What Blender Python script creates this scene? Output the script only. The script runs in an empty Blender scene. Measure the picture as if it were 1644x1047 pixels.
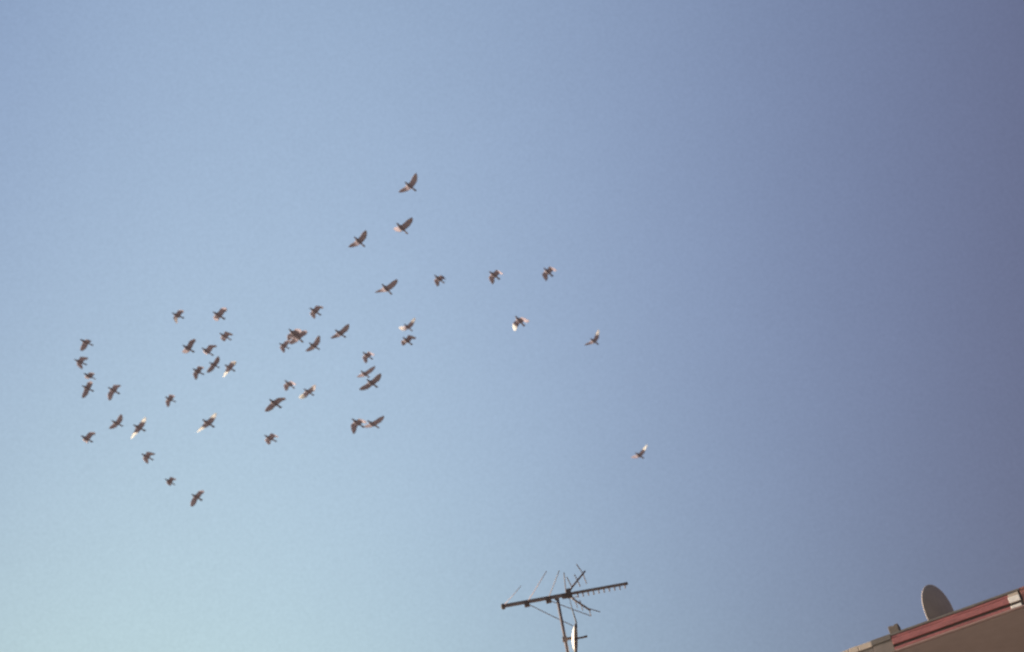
import bpy, bmesh, math, random
from mathutils import Matrix, Vector, Euler

R = math.radians
scene = bpy.context.scene
COL = scene.collection
random.seed(7)

# ------------------------------------------------------------------ camera
cam = bpy.data.cameras.new('camera')
cam_ob = bpy.data.objects.new('camera', cam)
COL.objects.link(cam_ob)
scene.camera = cam_ob
cam.sensor_width = 36.0
cam.lens = 18.0 / math.tan(R(20.0))
cam.clip_start = 0.05
cam.clip_end = 100000.0
cam.dof.use_dof = True            # an old compact: focused short, everything far a little soft
cam.dof.focus_distance = 6.0
cam.dof.aperture_fstop = 3.7
PITCH, ROLL = R(35.0), R(11.0)
level_right = Vector((1, 0, 0))
level_up = Vector((0, -math.sin(PITCH), math.cos(PITCH)))
forward = Vector((0, math.cos(PITCH), math.sin(PITCH)))
cam_right = level_right * math.cos(ROLL) - level_up * math.sin(ROLL)
cam_up = level_right * math.sin(ROLL) + level_up * math.cos(ROLL)
m = Matrix((cam_right, cam_up, -forward)).transposed().to_4x4()
m.translation = Vector((0, 0, 1.6))
cam_ob.matrix_world = m

# ------------------------------------------------------------------ sky, sun, exposure
SUN_AZ, SUN_EL = R(-70.0), R(12.0)
SUN = Vector((math.sin(SUN_AZ) * math.cos(SUN_EL), math.cos(SUN_AZ) * math.cos(SUN_EL), math.sin(SUN_EL)))
world = bpy.data.worlds.new("World")
scene.world = world
world.use_nodes = True
nt = world.node_tree
bg = nt.nodes['Background']
bg.inputs['Strength'].default_value = 0.10
sky = nt.nodes.new('ShaderNodeTexSky')
sky.sky_type = 'NISHITA'
sky.sun_disc = False
sky.sun_elevation = SUN_EL
sky.sun_rotation = SUN_AZ
sky.dust_density = 1.5


def wmath(op, a, b=None, clamp=None):
    n = nt.nodes.new('ShaderNodeMath')
    n.operation = op
    for k, v in ((0, a), (1, b)):
        if v is None:
            continue
        if isinstance(v, (int, float)):
            n.inputs[k].default_value = v
        else:
            nt.links.new(v, n.inputs[k])
    return n.outputs[0]


# sky gradient with lens vignetting put into its colour: a smooth factor
# of the direction, held constant beyond the range in view
tc = nt.nodes.new('ShaderNodeTexCoord')
nrm = nt.nodes.new('ShaderNodeVectorMath')
nrm.operation = 'NORMALIZE'
nt.links.new(tc.outputs['Generated'], nrm.inputs[0])
dot = nt.nodes.new('ShaderNodeVectorMath')
dot.operation = 'DOT_PRODUCT'
nt.links.new(nrm.outputs[0], dot.inputs[0])
dot.inputs[1].default_value = (0.9699, 0.1000, -0.2220)
sep = nt.nodes.new('ShaderNodeSeparateXYZ')
nt.links.new(nrm.outputs[0], sep.inputs[0])
g = wmath('MAXIMUM', wmath('MINIMUM', dot.outputs['Value'], 0.42), -0.42)
z = wmath('MAXIMUM', wmath('MINIMUM', sep.outputs['Z'], 0.80), 0.30)
comb = nt.nodes.new('ShaderNodeCombineColor')
SKYFIT = [[-0.7150, -1.4275, -3.6755, 3.7419, 3.0337, -1.8338, 0.4051],
          [-0.6310, -1.7618, -4.171, 2.3936, 2.4409, -1.4382, 0.508],
          [-0.9450, -0.7025, -3.7327, 0.0768, 3.2405, -1.995, -0.3729]]
g2 = wmath('MULTIPLY', g, g)
g3 = wmath('MULTIPLY', g2, g)
zz2, gz = wmath('MULTIPLY', z, z), wmath('MULTIPLY', g, z)
for k, (c0, c1, c2, c3, cz, czz, cgz) in enumerate(SKYFIT):
    t = wmath('ADD', wmath('MULTIPLY', g, c1), c0)
    t = wmath('ADD', t, wmath('MULTIPLY', g2, c2))
    t = wmath('ADD', t, wmath('MULTIPLY', g3, c3))
    t = wmath('ADD', t, wmath('MULTIPLY', z, cz))
    t = wmath('ADD', t, wmath('MULTIPLY', zz2, czz))
    t = wmath('ADD', t, wmath('MULTIPLY', gz, cgz))
    nt.links.new(wmath('EXPONENT', t), comb.inputs[k])
mul = nt.nodes.new('ShaderNodeMix')
mul.data_type = 'RGBA'
mul.blend_type = 'MULTIPLY'
mul.inputs[0].default_value = 1.0
nt.links.new(sky.outputs[0], mul.inputs[6])
nt.links.new(comb.outputs[0], mul.inputs[7])
# noise multiplied into the sky colour: broad haze-like patches and fine film-grain speckle
mottle = None
for scl, det, amp in ((9.0, 9.0, .035), (480.0, 3.0, .11)):
    nn = nt.nodes.new('ShaderNodeTexNoise')
    nn.inputs['Scale'].default_value = scl
    nn.inputs['Detail'].default_value = det
    nn.inputs['Roughness'].default_value = .7
    nt.links.new(nrm.outputs[0], nn.inputs['Vector'])
    f = wmath('ADD', wmath('MULTIPLY', wmath('SUBTRACT', nn.outputs['Fac'], .5), amp * 2), 1.0)
    mottle = f if mottle is None else wmath('MULTIPLY', mottle, f)
mottled = nt.nodes.new('ShaderNodeVectorMath')
mottled.operation = 'SCALE'
nt.links.new(mul.outputs[2], mottled.inputs[0])
nt.links.new(mottle, mottled.inputs['Scale'])
nt.links.new(mottled.outputs[0], bg.inputs['Color'])

sun = bpy.data.lights.new('sun', 'SUN')
sun.energy = 5.0
sun.angle = R(0.53)
sun.color = (1.0, 0.87, 0.74)
sun_ob = bpy.data.objects.new('sun', sun)
COL.objects.link(sun_ob)
sun_ob.rotation_euler = SUN.to_track_quat('Z', 'Y').to_euler()
sun_ob.location = (0, 0, 60)

scene.view_settings.view_transform = 'Standard'
scene.view_settings.look = 'None'
scene.view_settings.exposure = 1.085
scene.view_settings.gamma = 1.0
scene.view_settings.use_curve_mapping = False


# ------------------------------------------------------------------ helpers
def tag(o, label=None, cat=None, group=None, kind=None):
    if label: o['label'] = label
    if cat: o['category'] = cat
    if group: o['group'] = group
    if kind: o['kind'] = kind
    return o


def empty(name, loc, label, cat, group=None):
    o = bpy.data.objects.new(name, None)
    COL.objects.link(o)
    o.empty_display_size = 0.1
    o.location = loc
    return tag(o, label, cat, group)


def link(name, mesh, parent=None, smooth=False):
    o = bpy.data.objects.new(name, mesh)
    COL.objects.link(o)
    if parent is not None:
        o.parent = parent
        o.matrix_parent_inverse = Matrix.Translation(-parent.location) if parent.type == 'EMPTY' else Matrix()
    if smooth:
        for p in mesh.polygons:
            p.use_smooth = True
    return o


def finish(name, bm, mat, parent=None, smooth=False):
    """one mesh object from a bmesh whose points are in world space"""
    me = bpy.data.meshes.new(name)
    bmesh.ops.recalc_face_normals(bm, faces=bm.faces)
    bm.to_mesh(me)
    bm.free()
    me.materials.append(mat)
    return link(name, me, parent, smooth)


def tube(bm, pts, rads, seg=8):
    pts = [Vector(p) for p in pts]
    if isinstance(rads, (int, float)):
        rads = [rads] * len(pts)
    rings = []
    t0 = (pts[1] - pts[0]).normalized()
    ref = Vector((0, 0, 1)) if abs(t0.z) < .9 else Vector((0, 1, 0))
    for i, p in enumerate(pts):
        t = (pts[min(i + 1, len(pts) - 1)] - pts[max(i - 1, 0)]).normalized()
        u = t.cross(ref).normalized()
        v = u.cross(t)
        rings.append([bm.verts.new(p + (u * math.cos(a) + v * math.sin(a)) * rads[i])
                      for a in (2 * math.pi * k / seg for k in range(seg))])
    for a, b in zip(rings, rings[1:]):
        for k in range(seg):
            bm.faces.new((a[k], a[(k + 1) % seg], b[(k + 1) % seg], b[k]))
    bm.faces.new(rings[0][::-1])
    bm.faces.new(rings[-1])


def box(bm, centre, axes, half, bevel=0.0):
    """box with its own axes; bevelled edges"""
    c = Vector(centre)
    vs = [bm.verts.new(c + axes[0] * (sx * half[0]) + axes[1] * (sy * half[1]) + axes[2] * (sz * half[2]))
          for sx in (-1, 1) for sy in (-1, 1) for sz in (-1, 1)]
    f = ((0, 1, 3, 2), (4, 6, 7, 5), (0, 4, 5, 1), (2, 3, 7, 6), (0, 2, 6, 4), (1, 5, 7, 3))
    fs = [bm.faces.new([vs[k] for k in q]) for q in f]
    if bevel > 0:
        es = list({e for q in fs for e in q.edges})
        bmesh.ops.bevel(bm, geom=es, offset=bevel, segments=2, affect='EDGES', profile=.6)


def material(name, colour, rough=0.7, metal=0.0, vary=0.15, scale=8.0, bump=0.0, dirt=None, streak=None):
    mt = bpy.data.materials.new(name)
    mt.use_nodes = True
    t = mt.node_tree
    b = t.nodes['Principled BSDF']
    b.inputs['Roughness'].default_value = rough
    b.inputs['Metallic'].default_value = metal
    geo = t.nodes.new('ShaderNodeNewGeometry')
    mp = t.nodes.new('ShaderNodeMapping')
    if streak:
        mp.inputs['Scale'].default_value = streak
    t.links.new(geo.outputs['Position'], mp.inputs['Vector'])
    n = t.nodes.new('ShaderNodeTexNoise')
    n.inputs['Scale'].default_value = scale
    n.inputs['Detail'].default_value = 6
    n.inputs['Roughness'].default_value = .65
    t.links.new(mp.outputs[0], n.inputs['Vector'])
    r = t.nodes.new('ShaderNodeValToRGB')
    r.color_ramp.elements[0].position = .3
    r.color_ramp.elements[1].position = .7
    lo = [c * (1 - vary) for c in colour]
    hi = [min(1, c * (1 + vary)) for c in colour]
    r.color_ramp.elements[0].color = (*(dirt or lo), 1)
    r.color_ramp.elements[1].color = (*hi, 1)
    if dirt:
        e = r.color_ramp.elements.new(.42)
        e.color = (*lo, 1)
    t.links.new(n.outputs['Fac'], r.inputs['Fac'])
    t.links.new(r.outputs[0], b.inputs['Base Color'])
    if bump:
        n2 = t.nodes.new('ShaderNodeTexNoise')
        n2.inputs['Scale'].default_value = scale * 12
        n2.inputs['Detail'].default_value = 4
        t.links.new(geo.outputs['Position'], n2.inputs['Vector'])
        bp = t.nodes.new('ShaderNodeBump')
        bp.inputs['Strength'].default_value = bump
        bp.inputs['Distance'].default_value = .01
        t.links.new(n2.outputs['Fac'], bp.inputs['Height'])
        t.links.new(bp.outputs[0], b.inputs['Normal'])
    return mt


M = dict(
    ground=material('ground_concrete', (.38, .335, .295), .95, vary=.2, scale=.6, bump=.3),
    render=material('wall_render', (.46, .39, .34), .9, vary=.1, scale=2.0, bump=.4),
    soffit=material('soffit_brown', (.295, .23, .212), .85, vary=.10, scale=3.0, bump=.3, streak=(1, 1, 1)),
    brown=material('brown_paint', (.215, .165, .142), .6, vary=.12, scale=6, bump=.2),
    grey=material('weathered_metal', (.155, .125, .108), .6, vary=.2, scale=9, bump=.2),
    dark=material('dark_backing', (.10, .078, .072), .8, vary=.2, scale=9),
    red=material('red_paint', (.38, .125, .12), .45, vary=.20, scale=4, bump=.25, streak=(1, 1, 7), dirt=(.20, .085, .075)),
    redbrown=material('red_brown_paint', (.29, .11, .09), .55, vary=.14, scale=7, bump=.25),
    cream=material('cream_surface', (.86, .76, .69), .6, vary=.07, scale=10, bump=.2),
    buff=material('buff_paint', (.54, .42, .34), .65, vary=.12, scale=10, bump=.2),
    lip=material('pink_edge', (.42, .27, .245), .5, vary=.1, scale=9),
    steel=material('antenna_metal', (.165, .12, .11), .6, .0, vary=.25, scale=14),
    rod=material('rod_metal', (.16, .12,.115), .6, .0, vary=.2, scale=20),
    sunlit_rod=material('sunlit_rod_metal', (.25, .175, .165), .75, .0, vary=.15, scale=20),  # paler pink copy of the rod metal, sunlight painted into two rods
    plastic=material('brown_plastic', (.10, .072, .066), .85, vary=.2, scale=20),
    dish=material('brown_dish_paint', (.31, .238, .19), .6, vary=.10, scale=6, bump=.15),
    small_dish=material('cream_dish_paint', (.80, .72, .62), .55, vary=.06, scale=20),
    shaded_face=material('shaded_dish_face', (.24, .19, .16), .6, vary=.1, scale=20),  # shade painted in: bowl's inside and rim darker than its sunlit back
    stub=material('dark_brown_stub', (.15, .112, .088), .8, vary=.2, scale=20, bump=.3),  # plain dark brown, varied at random
    cable=material('black_cable', (.07, .06, .065), .6, vary=.2, scale=30),
)

# ------------------------------------------------------------------ ground
bm = bmesh.new()
ring_r = [0, 6, 15, 30, 60, 150, 500, 2000, 8000, 30000]
prev = [bm.verts.new((0, 0, 0))]
for rr in ring_r[1:]:
    cur = [bm.verts.new((rr * math.cos(2 * math.pi * k / 48), rr * math.sin(2 * math.pi * k / 48), 0)) for k in range(48)]
    for k in range(48):
        if len(prev) == 1:
            bm.faces.new((prev[0], cur[k], cur[(k + 1) % 48]))
        else:
            bm.faces.new((prev[k], cur[k], cur[(k + 1) % 48], prev[(k + 1) % 48]))
    prev = cur
tag(finish('ground', bm, M['ground']), 'pale concrete yard under the roof and mast', kind='structure')

# ------------------------------------------------------------------ house with red trimmed flat roof
E0 = Vector((4.594, 14.328, 7.041))
DA = Vector((0.9078, -0.4194, 0)).normalized()      # along the eaves, to the right
OUT = Vector((-0.4194, -0.9078, 0)).normalized()    # outwards from the fascia
UP = Vector((0, 0, 1))
AX = (DA, OUT, UP)


def hp(s, o, dz):
    return E0 + DA * s + OUT * o + UP * dz


def slab(name, s0, s1, o0, o1, z0, z1, mat, parent, bevel=.003):
    bm = bmesh.new()
    box(bm, hp((s0 + s1) / 2, (o0 + o1) / 2, (z0 + z1) / 2), AX, ((s1 - s0) / 2, (o1 - o0) / 2, (z1 - z0) / 2), bevel)
    return finish(name, bm, mat, parent)


house = empty('flat_roofed_house', (E0.x, E0.y, 0), 'flat roofed house with red banded eaves and brown soffit', 'house')
house.location = hp(1, -4, -E0.z)
SL, SR = -4.2, 5.5
slab('wall', SL + 1.2, SR - 1.0, -8.4, -2.3, -E0.z, -.205, M['render'], house, .01)
slab('roof', SL + .02, SR - .02, -9.0, -.045, -.192, -.02, M['grey'], house, .006)
slab('soffit', SL + .02, SR - .02, -8.9, -.03, -.204, -.195, M['soffit'], house, 0)
slab('capping_strip', -1.316, 0.125, -.10, .012, -.0235, .0, M['grey'], house)
slab('capping_strip', -1.54, -1.319, -.10, .012, -.058, .001, M['grey'], house)['label'] = 'deeper dark brown strip'
slab('capping_strip', .128, SR, -.10, .010, -.0235, .001, M['redbrown'], house)
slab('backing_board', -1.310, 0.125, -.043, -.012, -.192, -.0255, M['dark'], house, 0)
slab('fascia_board', -1.314, -.004, -.011, .006, -.0545, -.0265, M['red'], house, .004)
slab('fascia_board', -1.314, -.014, -.011, .015, -.124, -.0600, M['red'], house, .004)
slab('fascia_board', -1.314, -.020, -.011, .010, -.184, -.1540, M['red'], house, .004)
slab('drip_edge', -1.314, .125, -.028, .013, -.196, -.1858, M['lip'], house, .002)
slab('pale_plate', -.001, .108, -.011, .009, -.0545, -.0265, M['buff'], house, .003)['label'] = 'dull buff upper plate'
slab('pale_plate', -.011, .106, -.011, .018, -.124, -.0600, M['cream'], house, .003)  # cream plates between the red bands and the red brown board
slab('pale_plate', -.017, .098, -.011, .013, -.184, -.1540, M['cream'], house, .003)
slab('fascia_board', .130, SR, -.028, .008, -.196, -.0255, M['redbrown'], house, .004)['label'] = 'plain red brown end board'
slab('fascia_board', -1.538, -1.318, -.043, .002, -.196, -.0600, M['brown'], house, .004)['label'] = 'plain grey brown board'
slab('fascia_board', SL, -1.542, -.043, -.002, -.200, -.070, M['brown'], house, .004)['label'] = 'plain brown lower board'
x1 = -1.543
for ln, up in ((.150, .0), (.105, .002), (.21, -.003), (.30, .0), (.3, .001), (.3, 0), (.3, .001), (.3, 0), (.35, 0)):
    slab('trim_board', x1 - ln, x1, -.06, .008, -.066, -.002 + up, M['buff'], house, .004)
    x1 -= ln + .005
# low vent stub standing on the roof edge, two prongs at its top
bm = bmesh.new()
box(bm, hp(-1.285, -.16, .045), AX, (.056, .055, .074), .006)
stub = finish('vent_stub', bm, M['stub'], house)
for s0, h in ((-1.322, .011), (-1.252, .014)):
    bm = bmesh.new()
    box(bm, hp(s0, -.16, .119 + h / 2), AX, (.020, .03, h / 2 + .004), .003)
    finish('vent_cap', bm, M['stub'], stub)

# ------------------------------------------------------------------ big dish on the roof, seen from behind
def basis(az, el):
    n = Vector((math.sin(R(az)) * math.cos(R(el)), math.cos(R(az)) * math.cos(R(el)), math.sin(R(el))))
    u = n.cross(UP).normalized()
    return n, u, u.cross(n)


def dish_mesh(bm, c, n, u, v, rad, depth, thick, seg=56, rings=9, face_slot=0):
    """parabolic bowl opening towards n, with thickness and a rolled rim"""
    def surf(off):
        out = []
        for i in range(rings + 1):
            q = i / rings
            zc = depth * (q * q - 1) + off
            if i == 0:
                out.append([bm.verts.new(c + n * zc)])
            else:
                out.append([bm.verts.new(c + n * zc + (u * math.cos(a) + v * math.sin(a)) * rad * q)
                            for a in (2 * math.pi * k / seg for k in range(seg))])
        return out
    def skin(s):
        for a, b in zip(s, s[1:]):
            for k in range(seg):
                if len(a) == 1:
                    bm.faces.new((a[0], b[k], b[(k + 1) % seg]))
                else:
                    bm.faces.new((a[k], b[k], b[(k + 1) % seg], a[(k + 1) % seg]))
    f, b = surf(0), surf(-thick)
    n0 = len(bm.faces)
    skin(f)
    bm.faces.ensure_lookup_table()
    for q in bm.faces[n0:]:
        q.material_index = face_slot
    skin(b)
    for k in range(seg):
        bm.faces.new((f[-1][k], b[-1][k], b[-1][(k + 1) % seg], f[-1][(k + 1) % seg]))


def torus(bm, c, u, v, n, rad, r, seg=64, sec=8):
    rings = []
    for k in range(seg):
        a = 2 * math.pi * k / seg
        d = u * math.cos(a) + v * math.sin(a)
        rings.append([bm.verts.new(c + d * (rad + r * math.cos(b)) + n * r * math.sin(b))
                      for b in (2 * math.pi * j / sec for j in range(sec))])
    for k in range(seg):
        a, b = rings[k], rings[(k + 1) % seg]
        for j in range(sec):
            bm.faces.new((a[j], a[(j + 1) % sec], b[(j + 1) % sec], b[j]))


K = 1.06
DC = Vector((4.069 * K, 15.160 * K, 1.6 + (7.284 - 1.6) * K))
n, u, v = basis(132.7 + 180, 5.0)      # opens away to the left; the back is what one sees
rad = .318 * K
sd = empty('satellite_dish', (DC.x, DC.y, 7.02), 'brown round satellite dish seen from behind above the red roof edge', 'satellite dish')
bm = bmesh.new()
dish_mesh(bm, DC, n, u, v, rad - .006, .055, .006)
finish('bowl', bm, M['dish'], sd, True)
bm = bmesh.new()
torus(bm, DC - n * .002, u, v, n, rad - .004, .0060)
finish('rim', bm, M['buff'], sd, True)
bm = bmesh.new()
foot = Vector((DC.x, DC.y, 7.018)) - n * .20
tube(bm, [foot, foot + UP * (DC.z - 7.02 - .09)], .024, 12)
finish('mount_pole', bm, M['dish'], sd, True)
bm = bmesh.new()
box(bm, DC - n * .125 - UP * .12, (n, u, UP), (.068, .035, .045), .008)
finish('bracket', bm, M['dish'], sd)
bm = bmesh.new()
tube(bm, [DC - v * (rad - .01), DC - v * (rad + .03) + n * .12, DC - v * (rad - .06) + n * .36], .010, 8)
finish('feed_arm', bm, M['grey'], sd, True)
bm = bmesh.new()
fa = DC - v * (rad - .06) + n * .36
tube(bm, [fa + n * .04 - v * .02, fa, fa - n * .05 + v * .05], [.022, .03, .034], 12)
finish('feed_horn', bm, M['grey'], sd, True)

# ------------------------------------------------------------------ antenna mast and TV antenna
BA = Vector((-0.789, 16.402, 8.905))
BD = Vector((0.99947, 0.03249, 0)).normalized()     # along the boom, to the right
FAR = Vector((-0.03249, 0.99947, 0)).normalized()   # away from the street
MX = BA + BD * .696


def bp(s, t=0.0, dz=0.0):
    return BA + BD * s + FAR * t + UP * dz


bm = bmesh.new()
foot = Vector((MX.x, MX.y, 0))
tube(bm, [foot, foot + UP * 4.5, foot + UP * 8.90], [.030, .024, .0185], 14)
mast = finish('antenna_mast', bm, M['steel'], None, True)
tag(mast, 'tall thin dark mast carrying the TV antenna and the edge-on dish', 'mast')

tv = empty('tv_antenna', (MX.x, MX.y, 8.88), 'dark TV antenna with long toothed boom on top of the mast', 'antenna')
bm = bmesh.new()
box(bm, bp(.43), (BD, FAR, UP), (.43, .018, .0195), .003)
finish('boom', bm, M['steel'], tv)
bm = bmesh.new()
box(bm, bp(1.235, 0, .004), (BD, FAR, UP), (.355, .014, .0150), .0025)
finish('boom', bm, M['steel'], tv)
bm = bmesh.new()
tube(bm, [bp(-.016, 0, -.006), bp(-.006, 0, -.006), bp(.024, 0, -.006), bp(.034, 0, -.006)], [.022, .036, .037, .026], 16)
finish('end_cap', bm, M['plastic'], tv, True)
bm = bmesh.new()
box(bm, bp(1.585, 0, .004), (BD, FAR, UP), (.016, .015, .016), .004)
finish('end_cap', bm, M['plastic'], tv)
for s in (.300, .575):                                # insulators hanging under the boom
    bm = bmesh.new()
    box(bm, bp(s + .008, 0, -.032), (BD, FAR, UP), (.034, .034, .029), .008)
    ins = finish('insulator', bm, M['plastic'], tv)
    bm = bmesh.new()
    tube(bm, [bp(s + .008, 0, -.06), bp(s + .008, 0, .026)], .006, 8)
    finish('bolt', bm, M['rod'], ins)
bm = bmesh.new()
box(bm, bp(.690, 0, -.012), (BD, FAR, UP), (.028, .026, .030), .006)
finish('mast_clamp', bm, M['steel'], tv)
rods = [  # (from s, t, dz) -> (to s, t, dz), radius, metal
    ((.02, -.02, 0), (.275, -.496, 0), .0036, 'sunlit_rod'),
    ((.318, -.02, -.012), (.609, -.782, 0), .0044, 'sunlit_rod'),
    ((.330, .02, -.030), (.858, 1.011, 0), .0055, 'rod'),
    ((.585, -.02, -.010), (.761, -.727, 0), .0052, 'rod'),
    ((.600, .02, -.030), (1.102, .792, 0), .0055, 'rod'),
    ((.813, -.01, 0), (.816, -.651, 0), .0062, 'rod'),
]
for a, b, rr, mm in rods:
    bm = bmesh.new()
    tube(bm, [bp(*a), bp(*[(p + q) / 2 for p, q in zip(a, b)]) - UP * .004, bp(*b)], rr, 8)
    finish('element', bm, M[mm], tv, True)
# dipole box and corner reflector arms
bm = bmesh.new()
box(bm, bp(.800, 0, -.012), (BD, FAR, UP), (.045, .03, .028), .008)
finish('bracket', bm, M['plastic'], tv)
bm = bmesh.new()
ca, sa = math.cos(R(8)), math.sin(R(8))
box(bm, bp(.851, 0, .010), (BD * ca + UP * sa, FAR, UP * ca - BD * sa), (.031, .036, .056), .010)
finish('dipole_box', bm, M['plastic'], tv)
bm = bmesh.new()
tube(bm, [bp(.88, -.06, -.010), bp(.955, -.06, -.010), bp(.965, 0, -.010), bp(.955, .06, -.024), bp(.88, .06, -.024)], .0055, 8)
finish('dipole', bm, M['rod'], tv, True)
bm = bmesh.new()
tube(bm, [bp(.860, 0, .035), bp(.905, 0, .088), bp(1.106, 0, .272)], [.013, .0125, .0115], 10)
up_arm = finish('reflector_arm', bm, M['steel'], tv, True)
bm = bmesh.new()
tube(bm, [bp(.855, 0, -.030), bp(.905, 0, -.090), bp(1.070, 0, -.262)], [.014, .0125, .0125], 10)
lo_arm = finish('reflector_arm', bm, M['steel'], tv, True)
for s, dz, ds1, t1, ds0, t0 in ((1.071, .246, .037, .316, -.068, -.294), (.986, .170, .028, .200, -.029, -.169),
                                (.899, .092, .010, .02, -.046, -.306)):
    bm = bmesh.new()
    tube(bm, [bp(s + ds0, t0, dz), bp(s, 0, dz + .003), bp(s + ds1, t1, dz)], .0065, 8)
    finish('reflector_rod', bm, M['rod'], up_arm, True)
for s, dz, ds1, t1, ds0, t0 in ((1.061, -.250, .014, .210, -.01, -.05), (.973, -.163, .013, .177, -.012, -.13),
                                (.907, -.095, .023, .229, -.014, -.10), (1.050, -.236, .145, .163, -.03, -.02)):
    bm = bmesh.new()
    tube(bm, [bp(s + ds0, t0, dz), bp(s, 0, dz + .003), bp(s + ds1, t1, dz)], .0058, 8)
    finish('reflector_rod', bm, M['rod'], lo_arm, True)
for k in range(10):                                   # short directors slung under the boom
    s = .955 + .0672 * k
    hl = .098 - .0014 * k
    bm = bmesh.new()
    tube(bm, [bp(s - .004, -hl * .8, -.018), bp(s + .004, hl, -.018 + random.uniform(-.002, .002))], .0082, 8)
    finish('director', bm, M['steel'], tv, True)

# ------------------------------------------------------------------ small dish on the mast, seen edge-on
n2 = (BD * .975 - FAR * .055 - UP * .205).normalized()
u2 = n2.cross(UP).normalized()
v2 = u2.cross(n2)
PC = bp(.696 + .128, 0, -.602)
pd = empty('parabolic_antenna', (MX.x, MX.y, 8.33), 'small cream dish seen edge-on beside the mast, lit on its back', 'dish antenna')
bm = bmesh.new()
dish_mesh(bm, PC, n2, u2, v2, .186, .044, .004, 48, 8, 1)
finish('bowl', bm, M['small_dish'], pd, True).data.materials.append(M['shaded_face'])
bm = bmesh.new()
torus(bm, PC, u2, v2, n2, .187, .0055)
finish('rim', bm, M['shaded_face'], pd, True)
bm = bmesh.new()
box(bm, bp(.696 + .030, 0, -.577), (BD, FAR, UP), (.055, .016, .015), .005)
finish('mount_arm', bm, M['steel'], pd)
bm = bmesh.new()
box(bm, bp(.692, 0, -.577), (BD, FAR, UP), (.030, .026, .028), .006)
finish('clamp', bm, M['steel'], pd)
bm = bmesh.new()
tube(bm, [PC - n2 * .045, bp(.696 + .20, 0, -.594), bp(.696 + .275, 0, -.589)], [.012, .012, .014], 10)
finish('feed_arm', bm, M['steel'], pd, True)

bm = bmesh.new()
tube(bm, [bp(.846, .02, -.045), bp(.848, 0, -.11), bp(.852, 0, -.20), bp(.862, 0, -.30), bp(.868, -.01, -.38), bp(.862, -.015, -.46)],
     [.0035, .0045, .0065, .0085, .0100, .0100], 8)
tag(finish('coax_cable', bm, M['cable'], None, True), 'thin dark cable hanging from the TV antenna to the small dish', 'cable')


# ------------------------------------------------------------------ the flock
feather = bpy.data.materials.new('plumage')
feather.use_nodes = True
t = feather.node_tree
b = t.nodes['Principled BSDF']
b.inputs['Roughness'].default_value = .85
b.inputs['Specular IOR Level'].default_value = .2
at = t.nodes.new('ShaderNodeAttribute')
at.attribute_name = 'plumage'
noi = t.nodes.new('ShaderNodeTexNoise')
noi.inputs['Scale'].default_value = 60
noi.inputs['Detail'].default_value = 3
tco = t.nodes.new('ShaderNodeTexCoord')
t.links.new(tco.outputs['Object'], noi.inputs['Vector'])
mr = t.nodes.new('ShaderNodeMapRange')
mr.inputs['To Min'].default_value = .75
mr.inputs['To Max'].default_value = 1.2
t.links.new(noi.outputs['Fac'], mr.inputs['Value'])
mu = t.nodes.new('ShaderNodeVectorMath')
mu.operation = 'SCALE'
t.links.new(at.outputs['Color'], mu.inputs[0])
t.links.new(mr.outputs[0], mu.inputs['Scale'])
t.links.new(mu.outputs[0], b.inputs['Base Color'])
tr = t.nodes.new('ShaderNodeBsdfTranslucent')       # thin flight feathers let some light through
t.links.new(mu.outputs[0], tr.inputs['Color'])
mx = t.nodes.new('ShaderNodeMixShader')
t.links.new(at.outputs['Alpha'], mx.inputs[0])
t.links.new(b.outputs[0], mx.inputs[1])
t.links.new(tr.outputs[0], mx.inputs[2])
t.links.new(mx.outputs[0], t.nodes['Material Output'].inputs['Surface'])

SLIM = .84
BODY = [  # y, z, half width, half height
    (.160, .010, .0012, .0012), (.146, .012, .0045, .0040), (.138, .014, .0110, .0115), (.124, .015, .0175, .0190),
    (.108, .013, .0195, .0215), (.094, .010, .0205, .0230), (.078, .005, .0265, .0300), (.058, .001, .0370, .0380),
    (.036, -.001, .0420, .0425), (.012, -.002, .0425, .0425), (-.012, -.001, .0400, .0395), (-.036, .001, .0350, .0330),
    (-.058, .003, .0290, .0240), (-.078, .006, .0250, .0150), (-.100, .007, .0260, .0080), (-.130, .006, .0300, .0045),
    (-.155, .004, .0335, .0030), (-.168, .003, .0330, .0022), (-.174, .003, .0250, .0015)]
R0, R1 = 6, 12                      # rings the wing root spans
NC = 16


def lerp(a, b, f):
    return a + (b - a) * f


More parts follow.
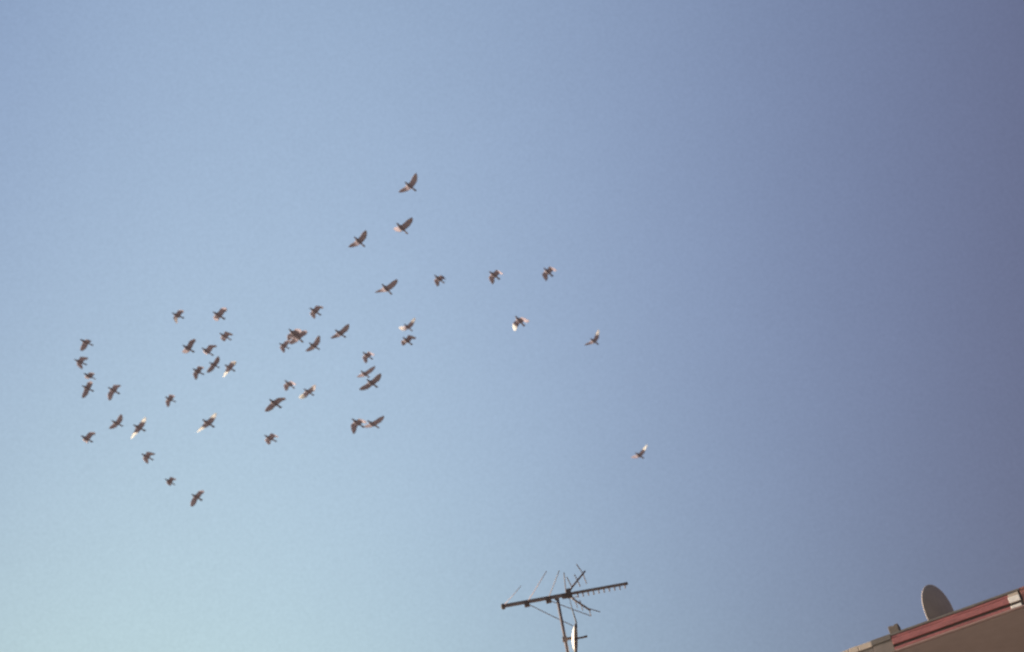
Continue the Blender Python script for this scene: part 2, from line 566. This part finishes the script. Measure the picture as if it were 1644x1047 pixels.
def pigeon_mesh(wr, wl, flash_r, flash_l, twist_r, twist_l, tone, rnd):
    """one continuous skin: body rings with the wing sections grown out of openings in the flanks"""
    verts, cols, faces = [], [], []
    rings_ = [(y, zc, rx * SLIM, rz * SLIM) for y, zc, rx, rz in BODY]

    def add(p, c, thin=0.0):
        verts.append(p)
        cols.append((c[0], c[1], c[2], thin))
        return len(verts) - 1
    base = Vector((.215, .178, .20)) * tone
    headc = Vector((.15, .125, .145)) * tone
    tailend = Vector((.12, .10, .112)) * tone
    under = Vector((.37, .305, .35)) * tone
    over = Vector((.27, .225, .255)) * tone
    pale = Vector((.97, .94, .89))  # sun flash painted into the colour of some outer wings
    grid = []
    for i, (y, zc, rx, rz) in enumerate(rings_):
        ring = []
        for k in range(NC):
            a = 2 * math.pi * k / NC
            if R0 < i < R1 and k in (0, NC // 2):
                ring.append(None)
                continue
            c = headc if y > .085 else (lerp(headc, base, min(1, (.085 - y) / .03)) if y > -.13 else tailend)
            zz = rz * math.sin(a)
            if zz < 0 and -.06 < y < .08:
                zz *= 1.06
            ring.append(add(Vector((rx * math.cos(a), y, zc + zz)), c))
        grid.append(ring)
    tipv = add(Vector((0, .164, .009)), headc)
    endv = add(Vector((0, -.176, .003)), tailend)
    for k in range(NC):
        faces.append((tipv, grid[0][(k + 1) % NC], grid[0][k]))
        faces.append((endv, grid[-1][k], grid[-1][(k + 1) % NC]))
    for i in range(len(BODY) - 1):
        for k in range(NC):
            q = (grid[i][k], grid[i][(k + 1) % NC], grid[i + 1][(k + 1) % NC], grid[i + 1][k])
            if None in q:
                continue
            hole = R0 <= i < R1 and (k in (NC - 1, 0) or k in (NC // 2 - 1, NC // 2))
            if not hole:
                faces.append(q)
    for side, (sa, ea, sh, eh), white, twist in ((1, wr, flash_r, twist_r), (-1, wl, flash_l, twist_l)):
        sa, ea, sh, eh = R(sa), R(ea), R(sh), R(eh)
        da = Vector((side * math.cos(ea) * math.cos(sa), math.cos(ea) * math.sin(sa), math.sin(ea)))
        dh = Vector((side * math.cos(eh) * math.cos(sh), math.cos(eh) * math.sin(sh), math.sin(eh)))
        back = Vector((0, -1, 0))
        pa = (back - da * back.dot(da)).normalized()
        ph = (back - dh * back.dot(dh)).normalized()
        ph = Matrix.Rotation(R(twist), 3, dh) @ ph
        shoulder = Vector((side * .030, .050, .012))
        wrist = shoulder + da * .125
        tip = wrist + dh * .20
        kt, kb, ke = (1, NC - 1, 0) if side > 0 else (NC // 2 - 1, NC // 2 + 1, NC // 2)
        top = [grid[i][kt] for i in range(R0, R1 + 1)]
        bot = [grid[i][kb] for i in range(R0, R1 + 1)]
        prev = [grid[R0][ke]] + top + [grid[R1][ke]] + bot[::-1]
        n_c = len(top)
        stations = [('a', q) for q in (.30, .46, .62, .78, .92)] + \
                   [('h', q) for q in (.03, .12, .21, .30, .39, .48, .57, .66, .74, .82, .89, .95, .99)]
        fea = 0
        for seg, q in stations:
            if seg == 'a':
                lead = lerp(shoulder, wrist, q) + da * 0 + Vector((0, .004, 0)) * math.sin(q * math.pi)
                cdir = lerp(pa, ph, max(0, (q - .6) / .8)).normalized()
                chord = lerp(.124, .126, q)
                thick = lerp(.013, .0075, q)
                along = da
                outer = 0.0
            else:
                lead = lerp(wrist, tip, q) + (pa - ph * 0) * 0
                lead = lead - ph * (.010 * math.sin(math.pi * min(1, q * 1.1)))
                cdir = lerp(lerp(pa, ph, .5), (ph + dh * .35).normalized(), min(1, q * 1.8)).normalized()
                chord = .130 * (1 - q ** 2.8) ** .75 * (1 - .26 * q) + .004
                thick = lerp(.0070, .0022, q)
                along = dh
                outer = q
            fea += 1
            notch = (0.0 if fea % 2 else (.05 if seg == 'a' else .13)) + rnd.uniform(-.015, .015)
            chord *= 1 - notch
            nrmv = cdir.cross(along).normalized()
            if side < 0:
                nrmv = -nrmv
            w = white * min(1, max(0, (outer - .02) / .14)) if seg == 'h' else 0.0  # painted flash sets in just past the wrist
            cu, co = lerp(under, pale, w), lerp(over, pale, w)
            if seg == 'h' and outer > .7 and w < .05:
                cu, co = cu * .85, co * .8
            ring = [add(lead, lerp(cu, co, .5), .12)]
            tops, bots = [], []
            for j in range(n_c):
                f = (j + .6) / (n_c + .2)
                prof = thick * (f ** .5) * (1 - f) * 1.9 + .0009
                camber = chord * .07 * math.sin(math.pi * f)
                p = lead + cdir * (chord * f) + nrmv * camber
                thin = .08 + .14 * f + .46 * w
                tops.append(add(p + nrmv * prof, co, thin))
                bots.append(add(p - nrmv * prof * .6, cu, thin))
            ring += tops + [add(lead + cdir * chord, lerp(cu, co, .5), .4)] + bots[::-1]
            nn_ = len(ring)
            for j in range(nn_):
                faces.append((prev[j], prev[(j + 1) % nn_], ring[(j + 1) % nn_], ring[j]))
            prev = ring
        c = add(tip, lerp(cu, co, .5), .4)
        for j in range(len(prev)):
            faces.append((prev[j], prev[(j + 1) % len(prev)], c))
    me = bpy.data.meshes.new('pigeon')
    me.from_pydata(verts, [], faces)
    bm = bmesh.new()
    bm.from_mesh(me)
    bmesh.ops.recalc_face_normals(bm, faces=bm.faces)
    bm.to_mesh(me)
    bm.free()
    at = me.color_attributes.new('plumage', 'FLOAT_COLOR', 'POINT')
    for k, cc in enumerate(cols):
        at.data[k].color = cc
    me.materials.append(feather)
    for p in me.polygons:
        p.use_smooth = True
    return me


# where each bird flies (m), its yaw, pitch and bank, the sweep and lift of the inner and
# outer half of its right and of its left wing (degrees), and how much sun flash is painted on either
FLOCK = [
    (-9.215, 24.389, 20.414,  139, 8, -8,  -10, -17, -21, -3,  10, -15, 2, -34, 0, 0, 5, 0),
    (-10.033, 26.193, 21.273,  137, 8, -2,  -16, 5, -61, -1,  12, 8, -42, -13, 0, 0, 5, -25),
    (-9.856, 26.327, 20.919,  140, 9, -17,  -5, 4, -26, 12,  18, 4, -9, -14, 0, 0, 0, 0),
    (-10.220, 27.187, 21.211,  141, 9, 7,  -20, 1, -20, -6,  17, 11, -1, -29, 0, 0, 25, -20),
    (-9.110, 25.840, 20.042,  145, 9, 5,  -5, -11, -43, -6,  28, -5, -22, -22, 0, 0, 25, -5),
    (-9.531, 27.279, 20.120,  144, 8, -5,  -11, 5, -11, 1,  18, 3, 11, 9, 0, 0, 5, -25),
    (-9.519, 25.332, 18.553,  150, 5, -0,  -28, 15, -61, 18,  8, 27, -5, -23, 0, 0, 0, -15),
    (-8.459, 25.633, 18.776,  144, 8, 8,  -16, -8, -14, -14,  14, -7, 6, 0, 1, 1, -35, 25),
    (-8.821, 29.155, 21.804,  140, 8, -3,  -6, 1, -48, -13,  34, 4, -21, -24, 0, 0, 25, -20),
    (-7.705, 26.194, 22.073,  138, 6, -2,  -11, 4, -56, -11,  12, 8, -13, -26, 0.5, 0, -50, -20),
    (-5.770, 22.471, 18.965,  147, 6, -0,  -16, 12, -52, 22,  9, 23, 4, -29, 0, 0, 0, -20),
    (-6.378, 25.311, 20.539,  141, 11, -10,  -11, 6, -54, 11,  25, 7, -50, -15, 0, 0, -20, -25),
    (-6.897, 24.162, 19.551,  147, 7, 0,  -26, 24, -25, 20,  19, 33, 5, -16, 0, 0, 15, 5),
    (-6.603, 24.591, 19.691,  144, 13, -8,  -10, 25, -48, 22,  13, 28, -25, -11, 0, 0, 0, 0),
    (-7.444, 28.313, 21.986,  145, 5, -2,  -17, -2, -17, -5,  22, -2, 14, 4, 0, 0, 25, -20),
    (-7.520, 27.111, 21.022,  140, 10, -2,  -7, 1, -50, -8,  24, 5, -20, -26, 0, 0, 20, -15),
    (-6.772, 27.158, 20.988,  145, 10, 5,  -24, -4, -24, -10,  19, 3, -6, -25, 1, 0.5, -40, -35),
    (-8.680, 26.839, 18.768,  142, 11, -4,  -17, 4, -62, -2,  25, 6, -49, -11, 0, 0, 10, -20),
    (-9.326, 30.638, 20.327,  147, 11, -7,  -26, 8, -62, 10,  25, 16, -24, -25, 0, 0, -20, -25),
    (-7.666, 27.179, 17.680,  150, 7, 10,  -16, -8, -39, 4,  16, 5, 10, -30, 0, 0, 20, -10),
    (-6.595, 24.406, 17.737,  146, 12, 2,  -10, -5, -8, -11,  14, -6, 6, 2, 1, 1, -35, 25),
    (-4.260, 25.055, 20.555,  141, 12, -4,  -11, 4, -64, 3,  17, 9, -28, -23, 0, 0, 0, -10),
    (-4.318, 22.697, 18.320,  146, 18, -11,  -1, -9, -40, 12,  20, -8, -8, -23, 0, 0, -20, -15),
    (-4.293, 22.865, 18.351,  149, 20, -10,  -23, 7, -23, 1,  3, 10, 4, -18, 0, 0, -5, 5),
    (-5.712, 28.546, 22.319,  142, 6, -7,  -15, 5, -69, -13,  19, 7, 2, -15, 0, 0, 25, -5),
    (-4.569, 26.292, 20.517,  142, 12, -6,  -12, 8, -12, 4,  20, 5, 12, 12, 0, 0, -5, -25),
    (-3.681, 24.574, 19.475,  145, 12, -9,  -13, 8, -12, 4,  11, 5, 1, 13, 0, 0, -10, -25),
    (-5.206, 26.280, 19.592,  149, 15, -17,  -6, -5, -58, -7,  23, -8, -18, -25, 0, 0, 5, -25),
    (-4.884, 26.808, 19.640,  147, 9, -9,  -13, 1, -12, -2,  16, -2, 7, 4, 0.8, 0.3, 50, -50),
    (-4.832, 22.823, 16.846,  147, 13, -0,  -3, -10, -25, 8,  11, -4, -13, -21, 0, 0, 0, 0),
    (-5.532, 25.389, 17.701,  139, 11, -6,  -7, 4, -57, 2,  17, 7, -38, -27, 0, 0, 0, -25),
    (-2.511, 27.922, 21.702,  151, 8, -15,  -13, 19, -13, 16,  25, 13, 15, 19, 0.5, 0.8, 40, 25),
    (-2.380, 25.821, 19.825,  148, 12, -9,  -1, 14, -57, 5,  32, 14, -40, -17, 0, 0, -10, -25),
    (-3.475, 27.111, 20.537,  145, 12, -11,  -13, -3, -67, -11,  27, -3, -27, -29, 0, 0, 20, -25),
    (-3.601, 27.229, 20.116,  152, 7, -12,  -23, 11, -23, 8,  11, 9, -3, 18, 0, 0, -5, 0),
    (-3.067, 24.092, 17.728,  146, 13, -5,  -6, 2, -4, -3,  14, -1, 5, 6, 0, 0, 15, -20),
    (-3.337, 23.308, 16.346,  143, 16, -8,  -4, -6, -61, -26,  17, -9, -29, -25, 0, 0, 25, -25),
    (-3.148, 24.134, 16.769,  143, 11, -12,  -13, 11, -12, 8,  3, 6, -8, 15, 0, 0, 0, 0),
    (-1.528, 22.034, 20.992,  142, 14, -8,  -5, 9, -4, 3,  22, 4, 15, 12, 0, 0, -5, -20),
    (-1.742, 21.046, 19.104,  146, 20, -22,  -9, 21, -9, 16,  10, 13, 2, 21, 0, 0, 20, 0),
    (-2.797, 22.663, 20.318,  146, 19, -12,  -9, 6, -8, 0,  20, 1, 14, 8, 0, 0, -10, -5),
    (-2.367, 22.737, 19.017,  151, 18, -14,  -10, 9, -9, 4,  13, 4, 4, 13, 0, 0, -25, 0),
    (-1.407, 24.999, 20.744,  144, 14, -18,  -15, -3, -68, -8,  16, -5, -20, -42, 0, 0, 10, 0),
    (-0.172, 24.041, 19.823,  142, 13, -7,  -13, -0, -69, -8,  16, 2, -28, -38, 0, 0, 20, -25),
    (1.001, 24.785, 20.194,  147, 15, -7,  -12, -4, -79, -12,  32, -3, -36, -31, 0, 0, 25, -25),
    (0.165, 23.271, 17.982,  151, 18, -12,  -13, -18, -58, -2,  25, -21, -30, -26, 1, 0, 40, -25),
    (1.928, 29.116, 21.051,  145, 7, -4,  -15, 14, -15, 11,  35, 11, 25, 17, 0, 0.8, -10, 25),
    (2.416, 29.902, 18.075,  144, 8, -8,  -23, 18, -23, 16,  19, 18, 3, 28, 0, 1, 10, 20),
]
LABELS = [
    "dark pigeon with one wing hanging down, topmost of the four at the far left",
    "dark pigeon with curved swept wings, leftmost of the whole flock",
    "small dark pigeon with short folded wings, above a long-winged one at far left",
    "dark pigeon with both wings straight, lowest of the column of four at far left",
    "dark pigeon with one drooping wing, right of the column of four at the far left",
    "dark slim pigeon with straight wings, just left of the sunlit-winged bird at lower left",
    "small dark pigeon with one raised bent wing, below and left of the sunlit-winged birds",
    "pigeon with sunlit outer wings, the more left of the two fully sunlit-winged birds",
    "small dark pigeon alone above the gap between the two sunlit-winged birds",
    "small pigeon with a sunlit pink wing patch, left end of the upper left group",
    "dark pigeon with one large raised wing, topmost of the upper left group",
    "dark pigeon with backswept pointed wings, just below the topmost of the upper left group",
    "dark pigeon with one tall straight wing, above the middle of the upper left group",
    "dark pigeon with one blurred arched wing, in the middle of the upper left group",
    "dark pigeon with thin straight spread wings, just left of the sunlit-patched bird",
    "dark pigeon with a low hanging wing, bottom left of the upper left group",
    "pigeon with one bright sunlit lower wing tip, right end of the upper left group",
    "dark pigeon with both wings swept back in an M, below the sunlit-winged birds",
    "smallest dark pigeon with folded wings, between two larger ones at lower left",
    "dark pigeon with long curved wings, lowest of the whole flock",
    "pigeon with long sunlit outer wings, the more right of the two fully sunlit-winged birds",
    "dark pigeon with bent wings, topmost of the middle group left of centre",
    "dark pigeon crossing in front of another, its head at the top of the pair",
    "broad-winged brown pigeon overlapped by another, the lower of the crossing pair",
    "small dark pigeon with a drooping wing, touching the lower left of the crossing pair",
    "dark pigeon with straight narrow wings, just right of the crossing pair",
    "dark pigeon with long straight wings, farthest right of the middle group",
    "small dark pigeon with arched wings, beside one with a pinkish wing tip",
    "pigeon with one sunlit pinkish wing tip, just right of a small arched bird",
    "dark pigeon with wide spread wings, below the small arched bird",
    "dark pigeon with swept wings, lowest bird of the middle group",
    "sunlit pinkish winged pigeon just above a dark one, right of the flock's middle",
    "dark pigeon with backswept wings, directly beneath the sunlit pinkish one",
    "small brown pigeon with curved wings, just above two overlapping pigeons",
    "dark pigeon whose tail touches the head of the larger bird below it",
    "large dark pigeon with spread wings, its head touching the tail of another",
    "dark pigeon with long hanging wing, left of a touching pair low in the flock",
    "dark pigeon with long straight wings, right of a touching pair low in the flock",
    "long-winged dark pigeon, topmost and highest of the whole flock",
    "dark pigeon with one wing longer than the other, second from the top",
    "dark pigeon with evenly spread wings, left of the second from the top",
    "dark pigeon with very long spread wings, alone below the three highest birds",
    "small dark pigeon with wings swept back, left of three in a row",
    "dark pigeon with arched wings, middle of three in a row",
    "dark pigeon with arched pointed wings, right of three in a row",
    "dark pigeon with one sunlit drooping wing, below the three in a row",
    "dark pigeon with one sunlit upper wing tip, beyond the three in a row",
    "pigeon with a sunlit upper wing tip, alone at the far right low down",
]
rnd = random.Random(11)
for row, label in zip(FLOCK, LABELS):
    x, y, zz, yaw, pit, rol, a1, a2, a3, a4, b1, b2, b3, b4, wr, wl, tr_, tl_ = row
    tone = rnd.uniform(.85, 1.12)
    me = pigeon_mesh((a1, a2, a3, a4), (b1, b2, b3, b4), wr, wl, tr_, tl_, tone, rnd)
    o = link('pigeon', me)
    rot = Matrix.Rotation(R(yaw), 4, 'Z') @ Matrix.Rotation(R(pit), 4, 'X') @ Matrix.Rotation(R(rol), 4, 'Y')
    o.matrix_world = Matrix.Translation((x, y, zz)) @ rot
    tag(o, label, 'pigeon', 'pigeons flying in one flock')
